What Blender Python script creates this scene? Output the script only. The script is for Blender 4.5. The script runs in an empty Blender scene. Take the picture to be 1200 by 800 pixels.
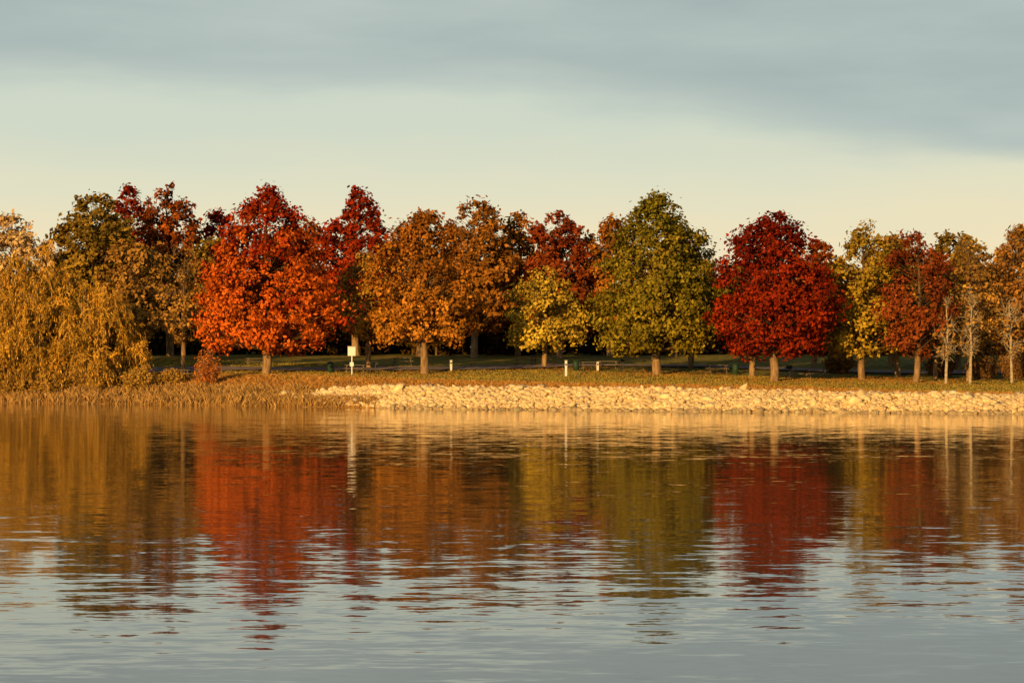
import bpy, bmesh, math
import numpy as np
from mathutils import Vector, Matrix
rng = np.random.default_rng(11)
scene = bpy.context.scene
scene.view_settings.view_transform = 'Standard'
scene.view_settings.look = 'None'
scene.view_settings.exposure = 0

# ---------------------------------------------------------------- terrain
SX = [-3000,-300,-120,-46,-31,-19,-6.7,12.6,36,120,300,3000]
SY = [ 330, 260, 218,199,191,183,173.5,164,156,146,140,120]
def shore(x):
    x = np.asarray(x, float)
    return np.interp(x, SX, SY) + 0.5*np.sin(x*0.35)+0.3*np.sin(x*0.9+1)
def ground(x, y):
    x = np.asarray(x, float); y = np.asarray(y, float)
    t = y - shore(x)
    gd = np.interp(y, [100,165,185,199,210,240,300,400,3000],[1.2,1.35,2.05,2.55,3.2,4.3,5.5,6,6])
    gd = gd - np.clip((x-18)/20,0,1)*0.3*np.clip((230-y)/20,0,1)
    bank = np.interp(t, [-60,-10,-3,0,2,5,8,14,30,60,100],[-4,-2.2,-0.8,0,0.6,1.5,2.0,2.55,4.2,6.5,9])
    k=0.15
    h = np.clip(0.5+0.5*(bank-gd)/k,0,1)
    g = bank*(1-h)+gd*h - k*h*(1-h)
    g = g + np.where(t>3, 0.05*np.sin(x*0.23+y*0.11)*np.sin(y*0.31), 0)
    return g

# ---------------------------------------------------------------- helpers
def new_mesh(name, V, Q, mats, matidx=None, cols=None, smooth=False):
    V=np.asarray(V,np.float32); Q=np.asarray(Q,np.int32)
    k=Q.shape[1]
    me=bpy.data.meshes.new(name)
    me.vertices.add(len(V)); me.vertices.foreach_set('co',V.ravel())
    me.loops.add(Q.size); me.loops.foreach_set('vertex_index',Q.ravel())
    me.polygons.add(len(Q)); me.polygons.foreach_set('loop_start',np.arange(0,Q.size,k,dtype=np.int32))
    try: me.polygons.foreach_set('loop_total',np.full(len(Q),k,np.int32))
    except Exception: pass
    for m in mats: me.materials.append(m)
    if matidx is not None: me.polygons.foreach_set('material_index',np.asarray(matidx,np.int32))
    if cols is not None:
        a=me.color_attributes.new('tint','FLOAT_COLOR','POINT')
        c=np.ones((len(V),4),np.float32); c[:,:3]=cols
        a.data.foreach_set('color',c.ravel())
    if smooth: me.polygons.foreach_set('use_smooth',np.ones(len(Q),bool))
    me.update(calc_edges=True)
    o=bpy.data.objects.new(name,me); scene.collection.objects.link(o)
    return o

def norm(a): return a/np.maximum(np.linalg.norm(a,axis=-1,keepdims=True),1e-9)

class Builder:
    def __init__(s): s.V=[];s.Q=[];s.M=[];s.C=[];s.n=0
    def add(s,V,Q,m,C):
        s.V.append(V); s.Q.append(np.asarray(Q)+s.n); s.M.append(np.full(len(Q),m)); 
        C=np.asarray(C,float)
        if C.ndim==1: C=np.tile(C,(len(V),1))
        s.C.append(C); s.n+=len(V)
    def tube(s,P,R,sides,m,C):
        P=np.asarray(P,float);R=np.asarray(R,float);n=len(P)
        T=norm(np.gradient(P,axis=0))
        ref=np.array([1,0.13,0.07]); U=norm(np.cross(T,ref)+1e-6); W=np.cross(T,U)
        a=np.linspace(0,2*np.pi,sides,endpoint=False)
        V=P[:,None,:]+R[:,None,None]*(np.cos(a)[None,:,None]*U[:,None,:]+np.sin(a)[None,:,None]*W[:,None,:])
        V=V.reshape(-1,3)
        i=np.arange(n-1)[:,None]*sides; j=np.arange(sides)[None,:]; j2=(j+1)%sides
        Q=np.stack([i+j,i+j2,i+sides+j2,i+sides+j],-1).reshape(-1,4)
        s.add(V,Q,m,C)
    def leaves(s,P,N,a,b,C,m=1,U=None):
        n=len(P)
        if U is None:
            U=norm(np.cross(N,rng.normal(size=(n,3))))
        W=norm(np.cross(N,U))
        a=a[:,None];b=b[:,None]
        V=np.stack([P+U*a,P+W*b,P-U*a,P-W*b],1).reshape(-1,3)
        Q=np.arange(4*n).reshape(-1,4)
        s.add(V,Q,m,np.repeat(C,4,axis=0))
    def build(s,name,mats,smooth=False):
        return new_mesh(name,np.concatenate(s.V),np.concatenate(s.Q),mats,np.concatenate(s.M),np.concatenate(s.C),smooth)

def nodes(name):
    m=bpy.data.materials.new(name); m.use_nodes=True
    nt=m.node_tree; return m,nt,nt.nodes,nt.links,nt.nodes['Principled BSDF']

# foliage
def mat_foliage():
    m,nt,N,L,p=nodes('foliage')
    at=N.new('ShaderNodeAttribute'); at.attribute_name='tint'
    df=N.new('ShaderNodeBsdfDiffuse'); L.new(at.outputs['Color'],df.inputs[0])
    L.new(df.outputs[0],N['Material Output'].inputs[0]); N.remove(p); return m
def mat_noise(name,c1,c2,scale,rough=0.9,bump=0.3,stretch=(1,1,1),attr=False,dist=0.05,spec=0.2):
    m,nt,N,L,p=nodes(name)
    tc=N.new('ShaderNodeTexCoord'); mp=N.new('ShaderNodeMapping'); mp.inputs['Scale'].default_value=stretch
    L.new(tc.outputs['Object'],mp.inputs[0])
    nz=N.new('ShaderNodeTexNoise'); nz.inputs['Scale'].default_value=scale; nz.inputs['Detail'].default_value=3
    L.new(mp.outputs[0],nz.inputs['Vector'])
    r=N.new('ShaderNodeValToRGB'); r.color_ramp.elements[0].position=0.35; r.color_ramp.elements[1].position=0.65
    r.color_ramp.elements[0].color=(*c1,1); r.color_ramp.elements[1].color=(*c2,1)
    L.new(nz.outputs[0],r.inputs[0])
    out=r.outputs[0]
    if attr:
        at=N.new('ShaderNodeAttribute'); at.attribute_name='tint'
        mu=N.new('ShaderNodeMix'); mu.data_type='RGBA'; mu.blend_type='MULTIPLY'; mu.inputs[0].default_value=1
        L.new(out,mu.inputs[6]); L.new(at.outputs['Color'],mu.inputs[7]); out=mu.outputs[2]
    L.new(out,p.inputs['Base Color'])
    b=N.new('ShaderNodeBump'); b.inputs['Strength'].default_value=bump; b.inputs['Distance'].default_value=dist
    L.new(nz.outputs[0],b.inputs['Height']); L.new(b.outputs[0],p.inputs['Normal'])
    p.inputs['Roughness'].default_value=rough; p.inputs['Specular IOR Level'].default_value=spec
    return m
FOL=mat_foliage()
BARK=mat_noise('bark',(0.18,0.11,0.05),(0.42,0.28,0.14),3.0,stretch=(2,2,0.4),bump=0.6,attr=True)
PBARK=mat_noise('pale_bark',(0.32,0.25,0.15),(0.55,0.45,0.3),3.0,stretch=(1,1,2),bump=0.3)
ROCK=mat_noise('limestone',(0.72,0.54,0.29),(0.92,0.76,0.45),2.5,attr=True,bump=0.3)
WOOD=mat_noise('weathered_wood',(0.18,0.13,0.09),(0.32,0.26,0.2),6,stretch=(1,8,8))
WHITE=mat_noise('white_paint',(0.76,0.76,0.74),(0.84,0.84,0.82),4,rough=0.5,bump=0.05)
METAL=mat_noise('painted_metal',(0.03,0.03,0.035),(0.06,0.06,0.06),8,rough=0.5,bump=0.05)
ROAD=mat_noise('asphalt_worn',(0.22,0.17,0.15),(0.34,0.28,0.25),1.2,bump=0.2)
GREENP=mat_noise('green_paint',(0.02,0.05,0.03),(0.03,0.07,0.04),5,rough=0.5,bump=0.05)

# ---------------------------------------------------------------- ground
def axis(pts):
    out=[]
    for a,b,s in pts: out.append(np.arange(a,b,s))
    return np.concatenate(out+[[pts[-1][1]]])
gx=axis([(-3000,-600,300),(-600,-100,20),(-100,100,0.8),(100,600,20),(600,3000,300)])
gy=axis([(100,145,5),(145,215,0.6),(215,320,3),(320,700,30),(700,4000,300)])
X,Y=np.meshgrid(gx,gy)
Z=ground(X,Y); t=Y-shore(X)
fine=(np.abs(X)<110)&(t>4)&(Y<240)
Z=Z+np.where(fine,rng.normal(size=Z.shape)*0.02,0)
V=np.stack([X,Y,Z],-1).reshape(-1,3)
nx,ny=len(gx),len(gy)
i=np.arange(ny-1)[:,None]*nx+np.arange(nx-1)[None,:]
Q=np.stack([i,i+1,i+nx+1,i+nx],-1).reshape(-1,4)
dry=np.clip(1-(t-5)/9,0,1)
dry=np.maximum(dry,np.clip((-5-X)/30,0,0.25)*(Y<200))
cols=np.stack([dry,dry,dry],-1).reshape(-1,3)
m,nt,N,L,p=nodes('lawn_ground')
tc=N.new('ShaderNodeTexCoord')
def noise(scale,detail,st=(1,1,1)):
    mp=N.new('ShaderNodeMapping'); mp.inputs['Scale'].default_value=st; L.new(tc.outputs['Object'],mp.inputs[0])
    n=N.new('ShaderNodeTexNoise'); n.inputs['Scale'].default_value=scale; n.inputs['Detail'].default_value=detail
    L.new(mp.outputs[0],n.inputs['Vector']); return n
def ramp(src,p0,p1,c0,c1):
    r=N.new('ShaderNodeValToRGB'); e=r.color_ramp.elements
    e[0].position=p0;e[1].position=p1;e[0].color=(*c0,1);e[1].color=(*c1,1); L.new(src,r.inputs[0]); return r
n1=noise(0.25,5); n2=noise(1.6,4,(1,0.5,1)); n3=noise(9,2)
green=ramp(n2.outputs[0],0.35,0.68,(0.15,0.15,0.028),(0.34,0.28,0.055))
dryc=ramp(n2.outputs[0],0.3,0.7,(0.38,0.20,0.045),(0.58,0.34,0.10))
at=N.new('ShaderNodeAttribute'); at.attribute_name='tint'
ad=N.new('ShaderNodeMath'); ad.operation='MULTIPLY_ADD'; L.new(n1.outputs[0],ad.inputs[0]); ad.inputs[1].default_value=1.6
L.new(at.outputs['Fac'],ad.inputs[2])
mr=N.new('ShaderNodeMapRange'); mr.inputs[1].default_value=0.8; mr.inputs[2].default_value=1.35; L.new(ad.outputs[0],mr.inputs[0])
mx=N.new('ShaderNodeMix'); mx.data_type='RGBA'; L.new(mr.outputs[0],mx.inputs[0]); L.new(green.outputs[0],mx.inputs[6]); L.new(dryc.outputs[0],mx.inputs[7])
L.new(mx.outputs[2],p.inputs['Base Color']); p.inputs['Roughness'].default_value=0.95; p.inputs['Specular IOR Level'].default_value=0.1
b=N.new('ShaderNodeBump'); b.inputs['Strength'].default_value=0.8; b.inputs['Distance'].default_value=0.08
L.new(n3.outputs[0],b.inputs['Height']); L.new(b.outputs[0],p.inputs['Normal'])
new_mesh('ground',V,Q,[m],cols=cols,smooth=True)

# ---------------------------------------------------------------- water
m,nt,N,L,p=nodes('lake_water')
tc=N.new('ShaderNodeTexCoord')
def wn(scale,st,detail,rot=0):
    mp=N.new('ShaderNodeMapping'); mp.inputs['Scale'].default_value=st; mp.inputs['Rotation'].default_value=(0,0,rot); L.new(tc.outputs['Object'],mp.inputs[0])
    n=N.new('ShaderNodeTexNoise'); n.inputs['Scale'].default_value=scale; n.inputs['Detail'].default_value=detail; n.inputs['Roughness'].default_value=0.5
    L.new(mp.outputs[0],n.inputs['Vector'])
    s=N.new('ShaderNodeVectorMath'); s.operation='SUBTRACT'; s.inputs[1].default_value=(0.5,0.5,0.5); L.new(n.outputs['Color'],s.inputs[0]); return s.outputs[0],n
def vscale(v,k):
    s=N.new('ShaderNodeVectorMath'); s.operation='MULTIPLY'; L.new(v,s.inputs[0]); s.inputs[1].default_value=k; return s.outputs[0]
def vadd(a,b):
    s=N.new('ShaderNodeVectorMath'); s.operation='ADD'; L.new(a,s.inputs[0]); L.new(b,s.inputs[1]); return s.outputs[0]
a1,_=wn(1.3,(0.55,1.7,1),1,0.06)
a2,_=wn(4.6,(0.6,1.6,1),2,-0.12)
a3,_=wn(0.3,(0.5,1.6,1),1,0.2)
_,pn=wn(0.05,(0.5,2.2,1),3,0.1)
pm=N.new('ShaderNodeMapRange'); pm.inputs[1].default_value=0.35; pm.inputs[2].default_value=0.65; pm.inputs[3].default_value=0.65; pm.inputs[4].default_value=1.3; L.new(pn.outputs[0],pm.inputs[0])
s=vadd(vadd(vscale(a1,(0.028,0.048,0)),vscale(a2,(0.032,0.046,0))),vscale(a3,(0.008,0.007,0)))
sc=N.new('ShaderNodeVectorMath'); sc.operation='SCALE'; L.new(s,sc.inputs[0]); L.new(pm.outputs[0],sc.inputs['Scale'])
up=N.new('ShaderNodeVectorMath'); up.operation='ADD'; up.inputs[1].default_value=(0,0,1); L.new(sc.outputs[0],up.inputs[0])
nn=N.new('ShaderNodeVectorMath'); nn.operation='NORMALIZE'; L.new(up.outputs[0],nn.inputs[0])
L.new(nn.outputs[0],p.inputs['Normal'])
p.inputs['Base Color'].default_value=(0.12,0.09,0.04,1); p.inputs['Roughness'].default_value=0.03
p.inputs['IOR'].default_value=2.5
new_mesh('lake_water',[(-3000,-3000,0),(3000,-3000,0),(3000,400,0),(-3000,400,0)],[(0,1,2,3)],[m])

# ---------------------------------------------------------------- riprap rocks
bm=bmesh.new(); bmesh.ops.create_icosphere(bm,subdivisions=1,radius=1); bm.verts.ensure_lookup_table()
IV=np.array([v.co[:] for v in bm.verts]); IF=np.array([[v.index for v in f.verts] for f in bm.faces]); bm.free()
nr=17000
rx=rng.uniform(-22,56,nr); rt=rng.uniform(-0.6,5.6,nr)
keep=(rt<5.5-np.clip((-12-rx)/8,0,1)*3+rng.normal(size=nr)*0.3)&(rt>-0.7+np.clip((-8-rx)/12,0,1)*2.6)
rx=rx[keep];rt=rt[keep];nr=len(rx)
ry=shore(rx)+rt; rz=ground(rx,ry)
sz=rng.lognormal(-1.98,0.38,nr)
RV=IV[None]*(1+rng.uniform(-0.32,0.32,(nr,len(IV),1)))
RV=RV*(sz[:,None,None]*rng.uniform([0.8,0.7,0.55],[1.7,1.2,1.0],(nr,3))[:,None,:])
a=rng.uniform(0,6.28,nr); ca,sa=np.cos(a)[:,None],np.sin(a)[:,None]
RV=np.stack([RV[...,0]*ca-RV[...,1]*sa,RV[...,0]*sa+RV[...,1]*ca,RV[...,2]+RV[...,0]*rng.uniform(-.5,.5,(nr,1))],-1)
RV=RV+np.stack([rx,ry,rz+rng.uniform(0,0.14,nr)],-1)[:,None,:]
RF=(IF[None]+(np.arange(nr)*len(IV))[:,None,None]).reshape(-1,3)
rc=rng.uniform(0.72,1.06,(nr,1))*np.array([1,0.98,0.94])*(1+rng.normal(size=(nr,3))*0.02)
rc=np.where((rt<0.05)[:,None],rc*0.6,rc)
new_mesh('riprap_rocks',RV.reshape(-1,3),RF,[ROCK],cols=np.repeat(rc,len(IV),axis=0))

# ---------------------------------------------------------------- trees
def crown_r(h,kind):
    if kind=='oval': return np.sin(np.pi*np.clip(h,0.0,1)**0.8)**0.5
    if kind=='broad': return np.where(h<0.28,0.78+0.78*h,1.0*np.cos(np.clip((h-0.28)/0.72,0,1)*np.pi/2)**0.55)
    if kind=='cone': return np.where(h<0.2,0.86+0.7*h,np.clip(1-(np.clip(h-0.2,0,1)/0.8)**1.7,0,1)**0.75)
LT=(0.42,0.40,0.38)  # limb tint: crown-interior shade put into the bark colour
def tree_geo(B,x,y,H,W,cb,c1,c2,kind='broad',dens=1.0,leaf=0.18,tr=None,bright=1.0,grad=0.8):
    W=W*1.06
    z0=float(ground(x,y))-0.15
    base=np.array([x,y,z0]); tr=tr or H*0.022
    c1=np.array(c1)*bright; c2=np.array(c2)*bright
    n=12; hh=np.linspace(0,1,n)
    P=base+np.stack([np.cumsum(rng.normal(size=n))*0.008*H*0.5,np.cumsum(rng.normal(size=n))*0.008*H*0.5,hh*(H*0.9)],-1)
    P[0]=base
    R=tr*(1-hh)**0.8+0.03; R[0]*=1.5
    P=np.insert(P,1,base*0.93+P[1]*0.07,axis=0); R=np.insert(R,1,R[1]*1.02)
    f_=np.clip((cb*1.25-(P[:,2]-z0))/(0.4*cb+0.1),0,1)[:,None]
    tcol=np.array(LT)*(1-f_)+f_  # trunk tint darkens into the crown, shade painted in
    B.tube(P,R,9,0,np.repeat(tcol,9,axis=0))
    Tz=P[:,2]
    crownH=H-cb
    nc=int(205*min(dens,1)**0.5*(W/11)**1.6*(crownH/13))+26
    nc=int(nc*(0.19/leaf)**0.6) if leaf>0.3 else nc
    h=rng.uniform(0,1,nc*4); h=h[rng.uniform(0,1,nc*4)<0.2+0.8*crown_r(h,kind)][:nc]; nc=len(h)
    # stratified angles so no side of the crown is left bare
    ang=(np.arange(nc)*2.399963+rng.uniform(-0.5,0.5,nc))%(2*np.pi)
    p1,p2=rng.uniform(0,6,2)
    lob=1+0.035*np.sin(3*ang+p1)+0.05*np.sin(5*ang+6*h+p2)+0.05*np.sin(9*h+2*ang+p1)
    rr=rng.uniform(0,1,nc)**0.42
    cr=0.86*(W/11)**0.35
    rad=(W/2-cr*0.6)*crown_r(h,kind)*lob*rr*rng.uniform(0.92,1.1,nc)
    cz=cb+cr*0.45+h*(crownH-cr*0.8)
    C=base+np.stack([rad*np.cos(ang),rad*np.sin(ang),cz],-1)
    cen=base+np.array([0,0,cb+crownH*0.4])
    sizes=cr*rng.uniform(0.5,1.3,nc)*(0.78+0.3*crown_r(h,kind))
    kl=range(nc) if leaf<0.3 else range(0,nc,5)
    for k in kl:
        za=max(z0+cb*1.05,C[k,2]-0.4*rad[k]-0.5); za=min(za,z0+H*0.85)
        A=np.array([np.interp(za,Tz,P[:,0]),np.interp(za,Tz,P[:,1]),za])
        s_=np.linspace(0,1,5)[:,None]
        mid=(A+C[k])/2+np.array([0,0,0.04*rad[k]])+rng.normal(size=3)*0.2
        pts=(1-s_)**2*A+2*s_*(1-s_)*mid+s_**2*C[k]
        r0=np.interp(za,Tz,R)*0.26
        B.tube(pts,np.linspace(max(r0,0.04),0.015,5),4,0,LT)
        if dens<0.62:
            for q in range(7):
                d=norm(rng.normal(size=3)+np.array([0,0,0.7])+norm(C[k]-cen)*0.6)
                st=pts[rng.integers(2,5)]
                B.tube(np.stack([st,st+d*sizes[k]*0.7+rng.normal(size=3)*0.08,st+d*sizes[k]*1.3]),[0.028,0.018,0.009],3,0,(0.7,0.68,0.65))
    lc=(112*dens*(sizes/cr)**2*(0.19/leaf)**1.5*(cr**1.6)).astype(int)+(4 if dens>0.15 else 0)
    idx=np.repeat(np.arange(nc),lc); n=len(idx)
    d=norm(rng.normal(size=(n,3))); q=rng.uniform(0,1,n)**0.5*np.clip(1.05+0.33*rng.normal(size=n),0.1,1.9)
    off=d*q[:,None]*sizes[idx][:,None]*np.array([1,1,0.8])
    PP=C[idx]+off
    PP[:,2]=np.maximum(PP[:,2],z0+cb*0.85)
    out=norm(d*0.5+norm(PP-cen)*0.6+np.array([0,0,0.2]))
    NN=norm(out+rng.normal(size=(n,3))*0.6)
    mixk=np.clip(rng.normal(0.5,0.25,nc)+ (h-0.5)*grad,0,1)[idx]+rng.normal(size=n)*0.2
    mixk=np.clip(mixk,0,1)[:,None]
    br=(rng.uniform(0.72,1.2,nc)[idx]*rng.uniform(0.6,1.4,n))[:,None]
    col=(c1*(1-mixk)+c2*mixk)*br
    a_=leaf*rng.uniform(0.55,1.35,n)
    B.leaves(PP,NN,a_,a_*0.62,col)
def tree(name,*a,bark=None,**k):
    B=Builder(); tree_geo(B,*a,**k); return B.build(name,[bark or BARK,FOL])

RED=((0.38,0.050,0.010),(0.22,0.022,0.006)); REDO=((0.66,0.15,0.018),(0.23,0.018,0.006))
DRED=((0.28,0.032,0.007),(0.135,0.012,0.005)); ORB=((0.50,0.21,0.026),(0.26,0.095,0.015))
GRN=((0.29,0.22,0.022),(0.12,0.11,0.012)); YEL=((0.58,0.42,0.05),(0.38,0.26,0.035))
OLV=((0.34,0.21,0.030),(0.18,0.12,0.020)); RBR=((0.36,0.10,0.016),(0.21,0.05,0.010)); PALE=((0.80,0.58,0.28),(0.56,0.38,0.16))
BRN=((0.46,0.25,0.052),(0.28,0.15,0.034))
S2=0.25
# front row
tree('maple_tree',-22.05,199,17.0,12.7,2.2,*REDO,kind='cone',tr=0.42,grad=1.3)
tree('maple_tree',22.0,186,14.7,10.9,2.2,*DRED,kind='broad',tr=0.36)
tree('oak_tree',-7.9,200,14.9,10.8,2.8,*ORB,kind='broad',tr=0.36,grad=1.2)
tree('oak_tree',12.95,198,16.6,11.6,2.1,*GRN,kind='cone',tr=0.40)
tree('ash_tree',3.07,210,9.8,8.0,2.0,*YEL,kind='broad',tr=0.24,dens=0.9)
tree('ash_tree',-13.3,207,11.4,7.0,2.6,*((0.50,0.29,0.035),(0.34,0.19,0.028)),kind='oval',tr=0.24,dens=0.6)
tree('ash_tree',-30.4,205,12,5.6,2.8,*BRN,kind='oval',tr=0.22,dens=0.3)
tree('oak_tree',16.8,208,13.4,7.2,2.2,*OLV,kind='broad',tr=0.28)
tree('maple_tree',21.2,196,10.7,5.5,2.0,*DRED,kind='oval',tr=0.26)
tree('oak_tree',30.3,192,13.8,8.0,2.0,*((0.50,0.33,0.034),(0.28,0.19,0.024)),kind='broad',tr=0.28,dens=0.8)
tree('maple_tree',34.2,188,12.9,7.0,2.2,*((0.28,0.075,0.018),(0.16,0.035,0.012)),kind='oval',tr=0.26,dens=0.85)
tree('oak_tree',34.8,200,12.2,6.0,2.0,*OLV,kind='oval',tr=0.26)
tree('ash_tree',39.5,192,13.0,6.2,2.4,*BRN,kind='oval',tr=0.2,dens=0.35)
tree('ash_tree',37.6,197,12,5.6,2.4,*BRN,kind='oval',tr=0.18,dens=0.45)
tree('birch_tree',36.4,186,7.6,2.6,2.0,*BRN,kind='oval',tr=0.11,dens=0.1,bark=PBARK)
tree('birch_tree',38.6,187,8.6,2.9,2.4,*BRN,kind='oval',tr=0.11,dens=0.1,bark=PBARK)
tree('oak_tree',44.8,198,13.4,7.4,2.0,*((0.42,0.20,0.04),(0.26,0.12,0.026)),kind='broad',tr=0.24,dens=0.6)
tree('birch_tree',42.6,189,8.0,2.8,2.0,*BRN,kind='oval',tr=0.11,dens=0.14,bark=PBARK)
tree('oak_tree',50.5,194,13.4,7.5,2.0,*ORB,kind='broad',tr=0.28,leaf=S2)
tree('maple_tree',58,190,13.0,8,2.0,*RED,kind='broad',tr=0.3,leaf=0.32)
tree('oak_tree',67,188,14.0,9,2.0,*OLV,kind='broad',tr=0.3,leaf=0.32)
# second row
tree('oak_tree',-43.4,230,17.3,12.5,3,*OLV,kind='broad',leaf=S2)
tree('poplar_tree',-51.0,226,15.2,9.4,3,*PALE,kind='oval',dens=0.85,leaf=0.22)
tree('oak_tree',-37.0,240,18.8,8.4,3,*RBR,kind='oval',leaf=S2)
tree('maple_tree',-43.5,252,19.2,6.5,3,*RED,kind='oval',leaf=S2)
tree('maple_tree',-32.8,250,17,6.5,3,*DRED,kind='oval',leaf=S2)
tree('oak_tree',-31.0,228,12.8,8,2,*OLV,kind='oval',dens=0.8,leaf=S2)
tree('oak_tree',-38.0,222,12.5,9,2,*BRN,kind='oval',dens=0.7,leaf=S2)
tree('maple_tree',-17.2,245,18.8,9.4,3,*RED,kind='broad',leaf=S2)
tree('maple_tree',-24.0,252,16.0,9,3,*RBR,kind='oval',leaf=S2)
tree('oak_tree',-10.0,238,14.5,9,3,*ORB,kind='broad',leaf=S2)
tree('oak_tree',-4.0,235,17.5,9.2,3,*((0.38,0.16,0.024),(0.24,0.10,0.018)),kind='broad',leaf=S2)
tree('oak_tree',0.6,242,15.8,8.4,2.6,*ORB,kind='broad',leaf=S2)
tree('maple_tree',5.0,235,15.8,9.8,2.6,*((0.33,0.08,0.016),(0.19,0.035,0.010)),kind='broad',leaf=S2)
tree('oak_tree',10.4,236,15.2,8.4,2.6,*ORB,kind='broad',leaf=S2)
tree('oak_tree',17.5,238,13.8,9,2.6,*ORB,kind='broad',leaf=S2)
tree('oak_tree',29.2,214,12.3,8,2.2,*RBR,kind='oval',leaf=S2)
tree('oak_tree',23.4,226,10.6,7,2.2,*OLV,kind='oval',leaf=S2)
tree('oak_tree',37.0,216,13.2,9,2.2,*BRN,kind='broad',leaf=S2)
tree('oak_tree',43,214,13.6,8.6,2.2,*OLV,kind='broad',leaf=S2)
tree('oak_tree',49.5,214,14.0,9,2.2,*BRN,kind='broad',leaf=S2)
tree('oak_tree',-60,228,15.6,11,2.2,*OLV,kind='broad',leaf=0.32)
tree('maple_tree',-69,224,15.6,10,2.2,*RED,kind='broad',leaf=0.32)
# distant woodland
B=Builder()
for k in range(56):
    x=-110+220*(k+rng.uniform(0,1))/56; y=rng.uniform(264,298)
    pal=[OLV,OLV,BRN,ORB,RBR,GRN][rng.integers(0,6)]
    tree_geo(B,x,y,rng.uniform(9.0,12.5),rng.uniform(8,10.5),0.8,*pal,kind='broad',dens=0.9,leaf=0.5,bright=0.42)  # bright dims the leaf palette: shade behind the front rows painted in
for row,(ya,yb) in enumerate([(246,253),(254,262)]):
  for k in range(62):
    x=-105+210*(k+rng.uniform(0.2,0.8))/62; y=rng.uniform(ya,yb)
    tree_geo(B,x,y,rng.uniform(4,6.5),rng.uniform(5.5,7),0.0,*OLV,kind='broad',dens=0.9,leaf=0.5,bright=0.25)  # understorey leaves dimmed further, the dark between trunks painted as colour
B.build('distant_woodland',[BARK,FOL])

# willow
def willow(x,y,H,W,c1,c2,ns=650):
    B=Builder(); z0=float(ground(x,y))-0.2; base=np.array([x,y,z0])
    c1=np.array(c1);c2=np.array(c2)
    for k in range(16):
        a=rng.uniform(0,6.28); r=W/2*rng.uniform(0.15,0.8); top=H*rng.uniform(0.6,0.95)*(1-0.35*(r/(W/2))**2)
        s_=np.linspace(0,1,8)[:,None]
        e=base+np.array([r*math.cos(a),r*math.sin(a),top]); md=base+np.array([r*0.25*math.cos(a),r*0.25*math.sin(a),top*0.6])
        pts=(1-s_)**2*base+2*s_*(1-s_)*md+s_**2*e+rng.normal(size=(8,3))*0.06
        B.tube(pts,np.linspace(0.2,0.03,8),6,0,(0.8,0.78,0.75))
    nt_=ns//14
    for k in range(nt_):
        a=rng.uniform(0,6.28); rr=W/2*rng.uniform(0,1)**0.55
        top=H*(1-0.6*(rr/(W/2))**2.0)*rng.uniform(0.88,1.06)
        c0=base+np.array([rr*math.cos(a),rr*math.sin(a),top*rng.uniform(0.12,0.93)])
        tb=rng.uniform(0.6,1.25); tm=rng.uniform(0,1)
        for s in range(14):
            dirr=norm(np.array([math.cos(a),math.sin(a),0])*0.35+rng.normal(size=3)*[0.5,0.5,0.1])
            Lg=rng.uniform(1.0,2.8); n=int(Lg/0.11); u=np.linspace(0,1,n)[:,None]
            upv=rng.uniform(0.6,1.9); dr=rng.uniform(1.2,3.4)
            pts=c0+dirr*[1,1,0]*u*rng.uniform(0.3,1.2)+np.array([0,0,1])*(upv*u*1.6-dr*u**2)+rng.normal(size=3)*0.12
            pts[:,2]=np.maximum(pts[:,2],z0+0.2)
            B.tube(pts[[0,n//2,n-1]],[0.02,0.014,0.007],3,0,(0.8,0.7,0.6))
            T=norm(np.gradient(pts,axis=0)+rng.normal(size=(n,3))*0.04)
            NN=norm(np.cross(T,rng.normal(size=(n,3))))
            mk=np.clip(tm+rng.normal(size=(n,1))*0.25,0,1)
            col=(c1*(1-mk)+c2*mk)*tb*rng.uniform(0.75,1.25,(n,1))
            B.leaves(pts+rng.normal(size=(n,3))*0.07,NN,rng.uniform(0.14,0.28,n),rng.uniform(0.025,0.055,n),col,U=T)
    B.build('willow_tree',[BARK,FOL])
WC=((0.72,0.41,0.05),(0.42,0.245,0.035))
willow(-43.6,202,13.9,10.5,*WC,ns=3000)
willow(-37.4,200,9.6,8.0,*WC,ns=1700)
willow(-49.5,205,12.0,9,*WC,ns=2000)
willow(-57,208,12.5,10,*WC,ns=1200)

# shrubs
def shrub(name,x,y,H,W,c1,c2,leaf=0.12,dens=1.0):
    B=Builder(); z0=float(ground(x,y))-0.05; base=np.array([x,y,z0])
    c1=np.array(c1);c2=np.array(c2); n=int(60*W)
    for k in range(n):
        a=rng.uniform(0,6.28); r=W/2*rng.uniform(0,1)**0.6; e=base+np.array([r*math.cos(a),r*math.sin(a),H*rng.uniform(0.5,1)*(1-0.4*(2*r/W)**2)])
        b0=base+np.array([r*0.3*math.cos(a),r*0.3*math.sin(a),0]); pts=np.stack([b0,(b0*0.45+e*0.55)+rng.normal(size=3)*0.08,e])
        B.tube(pts,[0.025,0.015,0.006],3,0,(1,1,1))
        m_=int(26*dens); u=rng.uniform(0.25,1.05,(m_,1)); PP=b0+(e-b0)*u+rng.normal(size=(m_,3))*0.13
        mk=np.clip(rng.normal(0.5,0.3,(m_,1)),0,1); col=(c1*(1-mk)+c2*mk)*rng.uniform(0.7,1.3)
        a_=leaf*rng.uniform(0.6,1.2,m_)
        B.leaves(PP,norm(rng.normal(size=(m_,3))+np.array([-0.2,-0.6,0.3])),a_,a_*0.5,col)
    B.build(name,[BARK,FOL])
shrub('sumac_shrub',-26.6,193.5,3.6,2.3,(0.60,0.20,0.03),(0.42,0.12,0.025),leaf=0.1,dens=0.7)
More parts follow.
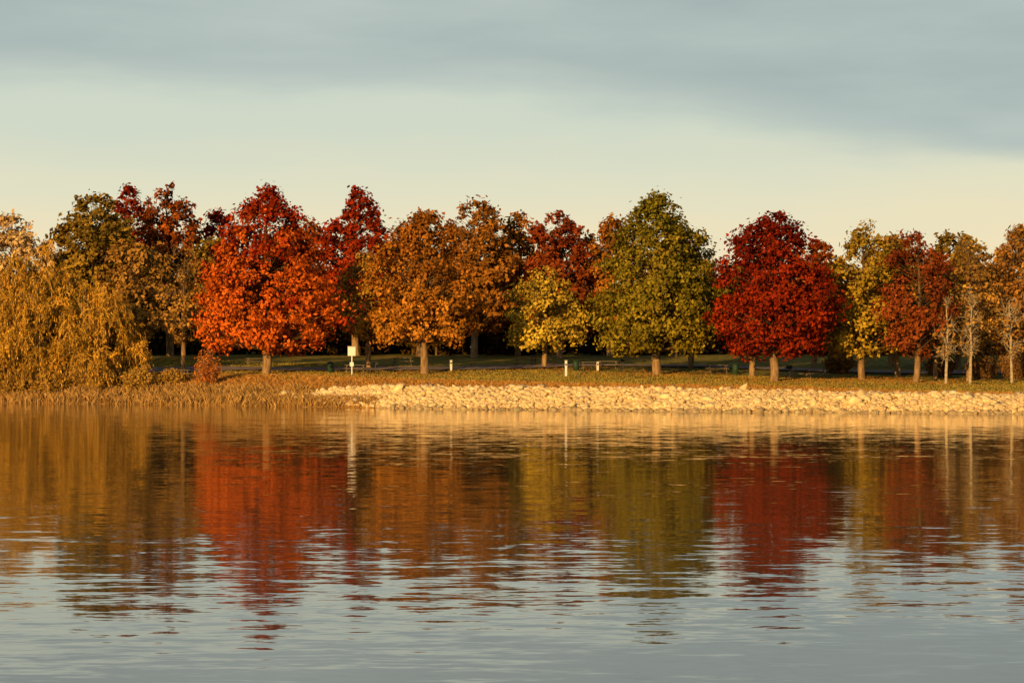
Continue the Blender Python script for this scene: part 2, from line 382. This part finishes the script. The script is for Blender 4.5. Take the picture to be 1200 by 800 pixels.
for (x,y,H,W) in [(-33,196.5,2.2,3.5),(-30.2,197.5,1.3,2.6),(-38,199,3.0,4),(-41,199.0,2.6,4),(-45,201,3,5),(-50,203,3.2,5),(-55,205,3,5)]:
    shrub('shrub',x,y,H,W,(0.48,0.28,0.05),(0.30,0.18,0.035))
for (x,y,H,W) in [(41.5,196,2.6,3),(44.5,195,3.2,3.6),(47.8,193,2.6,3.5),(38.8,201,2.2,3),(30,203,2.2,3)]:
    shrub('shrub',x,y,H,W,(0.26,0.13,0.035),(0.15,0.08,0.025),dens=0.8)

# ---------------------------------------------------------------- grasses
def blades(name,x,y,hmin,hmax,w,c1,c2,lean=0.35):
    n=len(x); z=ground(x,y)-0.02
    h=rng.uniform(hmin,hmax,n); a=rng.uniform(0,6.28,n)
    dx=np.cos(a)*w;dy=np.sin(a)*w
    lx=rng.normal(size=n)*lean*h; ly=rng.normal(size=n)*lean*h
    P=np.stack([x,y,z],-1); D=np.stack([dx,dy,0*dx],-1); T=P+np.stack([lx,ly,h],-1); M=P+np.stack([lx*0.35,ly*0.35,h*0.6],-1)
    V=np.stack([P-D,P+D,M+D*0.7,T],1).reshape(-1,3)
    mk=rng.uniform(0,1,(n,1)); col=(np.array(c1)*(1-mk)+np.array(c2)*mk)*rng.uniform(0.7,1.25,(n,1))
    new_mesh(name,V,np.arange(4*n).reshape(-1,4),[FOL],cols=np.repeat(col,4,axis=0))
def clumpy(n,x0,x1,t0,t1,cl=12,sp=0.25):
    k=n//cl; cx=rng.uniform(x0,x1,k); ct=rng.uniform(t0,t1,k)
    x=np.repeat(cx,cl)+rng.normal(size=k*cl)*sp; tt=np.repeat(ct,cl)+rng.normal(size=k*cl)*sp
    return x,shore(x)+tt
x,y=clumpy(30000,-75,-17,-0.1,4.4); blades('shore_reeds',x,y,0.15,0.75,0.022,(0.56,0.35,0.12),(0.34,0.20,0.06),0.3)
x,y=clumpy(7000,-22,-11,0.2,2.0); blades('shore_reeds',x,y,0.15,0.55,0.02,(0.56,0.35,0.12),(0.34,0.20,0.06),0.3)
x,y=clumpy(52000,-60,58,4.9,13,8,0.3); blades('dry_grass',x,y,0.08,0.30,0.025,(0.58,0.31,0.08),(0.42,0.21,0.05),0.5)
x,y=clumpy(75000,-55,58,10,36,6,0.35); blades('lawn_grass',x,y,0.06,0.17,0.03,(0.28,0.25,0.045),(0.44,0.31,0.07),0.6)
cx=np.array([-22,-7.9,12.9,22,3,30.3,33.8]); cy=np.array([199,200,198,186,210,192,188])
k=rng.integers(0,7,9000); x=cx[k]+rng.normal(size=9000)*4; y=cy[k]+rng.normal(size=9000)*4
B=Builder(); PP=np.stack([x,y,ground(x,y)+0.06],-1)
a_=rng.uniform(0.05,0.1,9000); mk=rng.uniform(0,1,(9000,1))
B.leaves(PP,norm(rng.normal(size=(9000,3))*0.5+np.array([0,0,1])),a_,a_*0.7,np.array([0.42,0.14,0.03])*mk+np.array([0.35,0.22,0.06])*(1-mk),m=0)
B.build('fallen_leaves',[FOL])

# ---------------------------------------------------------------- road
def ribbon(name,pts,w,mat,dz):
    P=np.array(pts,float); s_=np.linspace(0,len(P)-1,300)
    from_=np.stack([np.interp(s_,np.arange(len(P)),P[:,i]) for i in (0,1)],-1)
    ker=np.ones(15)/15; sm=np.stack([np.convolve(np.pad(from_[:,i],7,'edge'),ker,'valid') for i in (0,1)],-1)
    T=norm(np.gradient(sm,axis=0)); Nn=np.stack([-T[:,1],T[:,0]],-1)
    V=[];k=6
    for j in range(k+1):
        q=sm+Nn*w*(j/k-0.5); V.append(np.stack([q[:,0],q[:,1],ground(q[:,0],q[:,1])+dz],-1))
    V=np.stack(V,1).reshape(-1,3); i=np.arange(299)[:,None]*(k+1)+np.arange(k)[None]
    return new_mesh(name,V,np.stack([i,i+1,i+k+2,i+k+1][::-1],-1).reshape(-1,4),[mat],smooth=True)
ribbon('park_road',[(-120,232),(-60,222),(-34,209),(-20,205.5),(-5,206),(6,213),(18,210),(32,206),(50,205),(90,206),(130,208)],4.8,ROAD,0.13)

# ---------------------------------------------------------------- furniture
def boxes(name,parts,loc,rot=0):
    mats=[];bm=bmesh.new()
    for sz,pos,ry_,mat in parts:
        if mat not in mats: mats.append(mat)
        r=bmesh.ops.create_cube(bm,size=1); vs=r['verts']
        M=Matrix.Translation(pos)@Matrix.Rotation(ry_,4,'X')@Matrix.Diagonal((*sz,1))
        bmesh.ops.transform(bm,matrix=M,verts=vs)
        fs={f for v in vs for f in v.link_faces}
        for f in fs: f.material_index=mats.index(mat)
    bmesh.ops.bevel(bm,geom=bm.edges[:],offset=0.008,segments=1,affect='EDGES')
    me=bpy.data.meshes.new(name); bm.to_mesh(me); bm.free()
    for m_ in mats: me.materials.append(m_)
    o=bpy.data.objects.new(name,me); scene.collection.objects.link(o)
    o.location=(loc[0],loc[1],float(ground(loc[0],loc[1]))); o.rotation_euler=(0,0,rot); return o
def picnic_table(x,y,rot):
    P=[]
    for k in range(5): P.append(((1.9,0.14,0.045),(0,-0.31+0.155*k,0.75),0,WOOD))
    for s_ in (-1,1):
        for q in (0,1): P.append(((1.9,0.14,0.045),(0,s_*(0.66+0.155*q),0.45),0,WOOD))
        P.append(((0.05,1.6,0.09),(s_*0.7,0,0.38),0,WOOD)); P.append(((0.05,0.76,0.08),(s_*0.7,0,0.685),0,WOOD))
        for e in (-1,1): P.append(((0.045,0.09,0.88),(s_*0.755,e*0.44,0.37),e*0.5,WOOD))
    boxes('picnic_table',P,(x,y),rot)
for x,y,r in [(-14.2,200.5,0.1),(-30.2,201,0.3),(1.2,216,0.1),(3.0,217,-0.1),(-10.5,212.5,0.2),(7.2,205.5,0.2),(9.0,206.5,-0.2),(18.6,201,0.1),(25.0,192.5,0.2),(26.6,194,0.0),(-24.5,212,0.2)]:
    picnic_table(x,y,r)
boxes('information_sign',[((0.1,0.1,2.1),(0,0,1.05),0,WHITE),((0.72,0.05,0.8),(0,-0.077,2.1),0,WHITE),((0.8,0.07,0.07),(0,-0.075,2.54),0,WOOD),((0.36,0.02,0.36),(0,-0.065,0.95),0,WHITE)],(-14.25,197.5),-0.25)
for x,y,h in [(4.75,195,1.35),(-5.6,204,0.95),(7.9,204.5,0.8)]:
    boxes('marker_post',[((0.2,0.2,h),(0,0,h/2),0,WHITE),((0.26,0.26,0.06),(0,0,h+0.032),0,WOOD),((0.14,0.015,0.2),(0,-0.11,h*0.75),0,METAL)],(x,y))
def grill(x,y):
    boxes('charcoal_grill',[((0.08,0.08,0.85),(0,0,0.42),0,METAL),((0.5,0.4,0.03),(0,0,0.86),0,METAL),((0.5,0.03,0.25),(0,0.19,1.0),0,METAL),((0.03,0.35,0.25),(-0.235,-0.01,1.0),0,METAL),((0.03,0.35,0.25),(0.235,-0.01,1.0),0,METAL),((0.5,0.3,0.02),(0,-0.02,1.08),0,METAL)],(x,y))
grill(-12.3,199.8);grill(10.2,204);grill(24.0,192)
def bin_(x,y):
    B=Builder(); z=float(ground(x,y)); zz=np.array([0,0.02,0.3,0.32,0.6,0.62,0.88,0.9,0.9,0.98,1.02]); R=[0.27,0.29,0.29,0.305,0.305,0.29,0.29,0.31,0.27,0.2,0.02]
    B.tube(np.stack([0*zz+x,0*zz+y,z+zz],-1),R,16,0,(1,1,1)); B.build('trash_can',[GREENP],True)
bin_(5.9,204.3);bin_(-16.5,201.5);bin_(20.2,200.5)

# ---------------------------------------------------------------- light
EL=math.radians(11.5); AZ=math.radians(204)
S=Vector((math.sin(AZ)*math.cos(EL),math.cos(AZ)*math.cos(EL),math.sin(EL)))
ld=bpy.data.lights.new('sun','SUN'); ld.energy=5; ld.angle=math.radians(0.5); ld.color=(1,0.57,0.18)
lo=bpy.data.objects.new('sun',ld); lo.rotation_euler=S.to_track_quat('Z','Y').to_euler(); lo.location=(-60,-100,60); scene.collection.objects.link(lo)
w=bpy.data.worlds.new('World'); scene.world=w; w.use_nodes=True; nt=w.node_tree; N=nt.nodes; L=nt.links
bg=N['Background']; sky=N.new('ShaderNodeTexSky'); sky.sky_type='NISHITA'; sky.sun_disc=False
sky.sun_elevation=EL; sky.sun_rotation=AZ; sky.air_density=1.0; sky.dust_density=1.5
L.new(sky.outputs[0],bg.inputs[0]); bg.inputs[1].default_value=0.05
tc=N.new('ShaderNodeTexCoord'); sp=N.new('ShaderNodeSeparateXYZ'); L.new(tc.outputs['Generated'],sp.inputs[0])
def mth(op,a,b=None,c=None):
    n=N.new('ShaderNodeMath'); n.operation=op
    for i,v in enumerate((a,b,c)):
        if v is None: continue
        if isinstance(v,(int,float)): n.inputs[i].default_value=v
        else: L.new(v,n.inputs[i])
    return n.outputs[0]
def wnoise(sc,scale,det,rough=0.5,rot=0.05):
    mp=N.new('ShaderNodeMapping'); mp.inputs['Scale'].default_value=sc; mp.inputs['Rotation'].default_value=(0,rot,0); L.new(tc.outputs['Generated'],mp.inputs[0])
    nz=N.new('ShaderNodeTexNoise'); nz.inputs['Scale'].default_value=scale; nz.inputs['Detail'].default_value=det; nz.inputs['Roughness'].default_value=rough; L.new(mp.outputs[0],nz.inputs['Vector'])
    return mth('SUBTRACT',nz.outputs[0],0.5)
nf=wnoise((5,5,24),1.2,5,0.55)
xp=mth('MAXIMUM',sp.outputs[0],0.0)
e=mth('MULTIPLY_ADD',xp,0.16,sp.outputs[2])
e=mth('MULTIPLY_ADD',nf,0.05,e)
mr=N.new('ShaderNodeMapRange'); mr.interpolation_type='SMOOTHSTEP'; mr.inputs[1].default_value=0.112; mr.inputs[2].default_value=0.138; mr.inputs[4].default_value=0.95; L.new(e,mr.inputs[0])
zz=mth('MULTIPLY_ADD',nf,0.035,sp.outputs[2])
rp=N.new('ShaderNodeValToRGB'); L.new(mth('MULTIPLY',zz,4.0),rp.inputs[0])
E=rp.color_ramp.elements; E[0].position=0.0; E[0].color=(0.93,0.70,0.40,1); E[1].position=1.0; E[1].color=(0.38,0.45,0.45,1)
for pos,c in [(0.2,(0.90,0.77,0.50)),(0.32,(0.76,0.75,0.56)),(0.42,(0.64,0.70,0.58)),(0.6,(0.63,0.70,0.62))]:
    q=E.new(pos); q.color=(*c,1)
mxc=N.new('ShaderNodeMix'); mxc.data_type='RGBA'; L.new(mr.outputs[0],mxc.inputs[0]); L.new(rp.outputs[0],mxc.inputs[6])
gc=N.new('ShaderNodeValToRGB'); gc.color_ramp.elements[0].color=(0.375,0.455,0.45,1); gc.color_ramp.elements[0].position=0.25; gc.color_ramp.elements[1].color=(0.48,0.56,0.53,1); gc.color_ramp.elements[1].position=0.75
L.new(mth('MULTIPLY_ADD',nf,1.4,0.5),gc.inputs[0]); L.new(gc.outputs[0],mxc.inputs[7])
bg2=N.new('ShaderNodeBackground'); L.new(mxc.outputs[2],bg2.inputs[0]); bg2.inputs[1].default_value=1.0
mr2=N.new('ShaderNodeMapRange'); mr2.inputs[1].default_value=0.2; mr2.inputs[2].default_value=0.42; mr2.inputs[3].default_value=0.98; mr2.inputs[4].default_value=0.1; L.new(sp.outputs[2],mr2.inputs[0])
ms=N.new('ShaderNodeMixShader'); L.new(mr2.outputs[0],ms.inputs[0]); L.new(bg.outputs[0],ms.inputs[1]); L.new(bg2.outputs[0],ms.inputs[2])
L.new(ms.outputs[0],N['World Output'].inputs[0])

# ---------------------------------------------------------------- camera
cd=bpy.data.cameras.new('camera'); cd.lens=36/(2*math.tan(math.radians(13))); cd.sensor_width=36; cd.clip_end=8000; cd.clip_start=0.5
co=bpy.data.objects.new('camera',cd); co.location=(0,0,3.6); co.rotation_euler=(math.radians(90+0.55),0,0); scene.collection.objects.link(co)
scene.camera=co
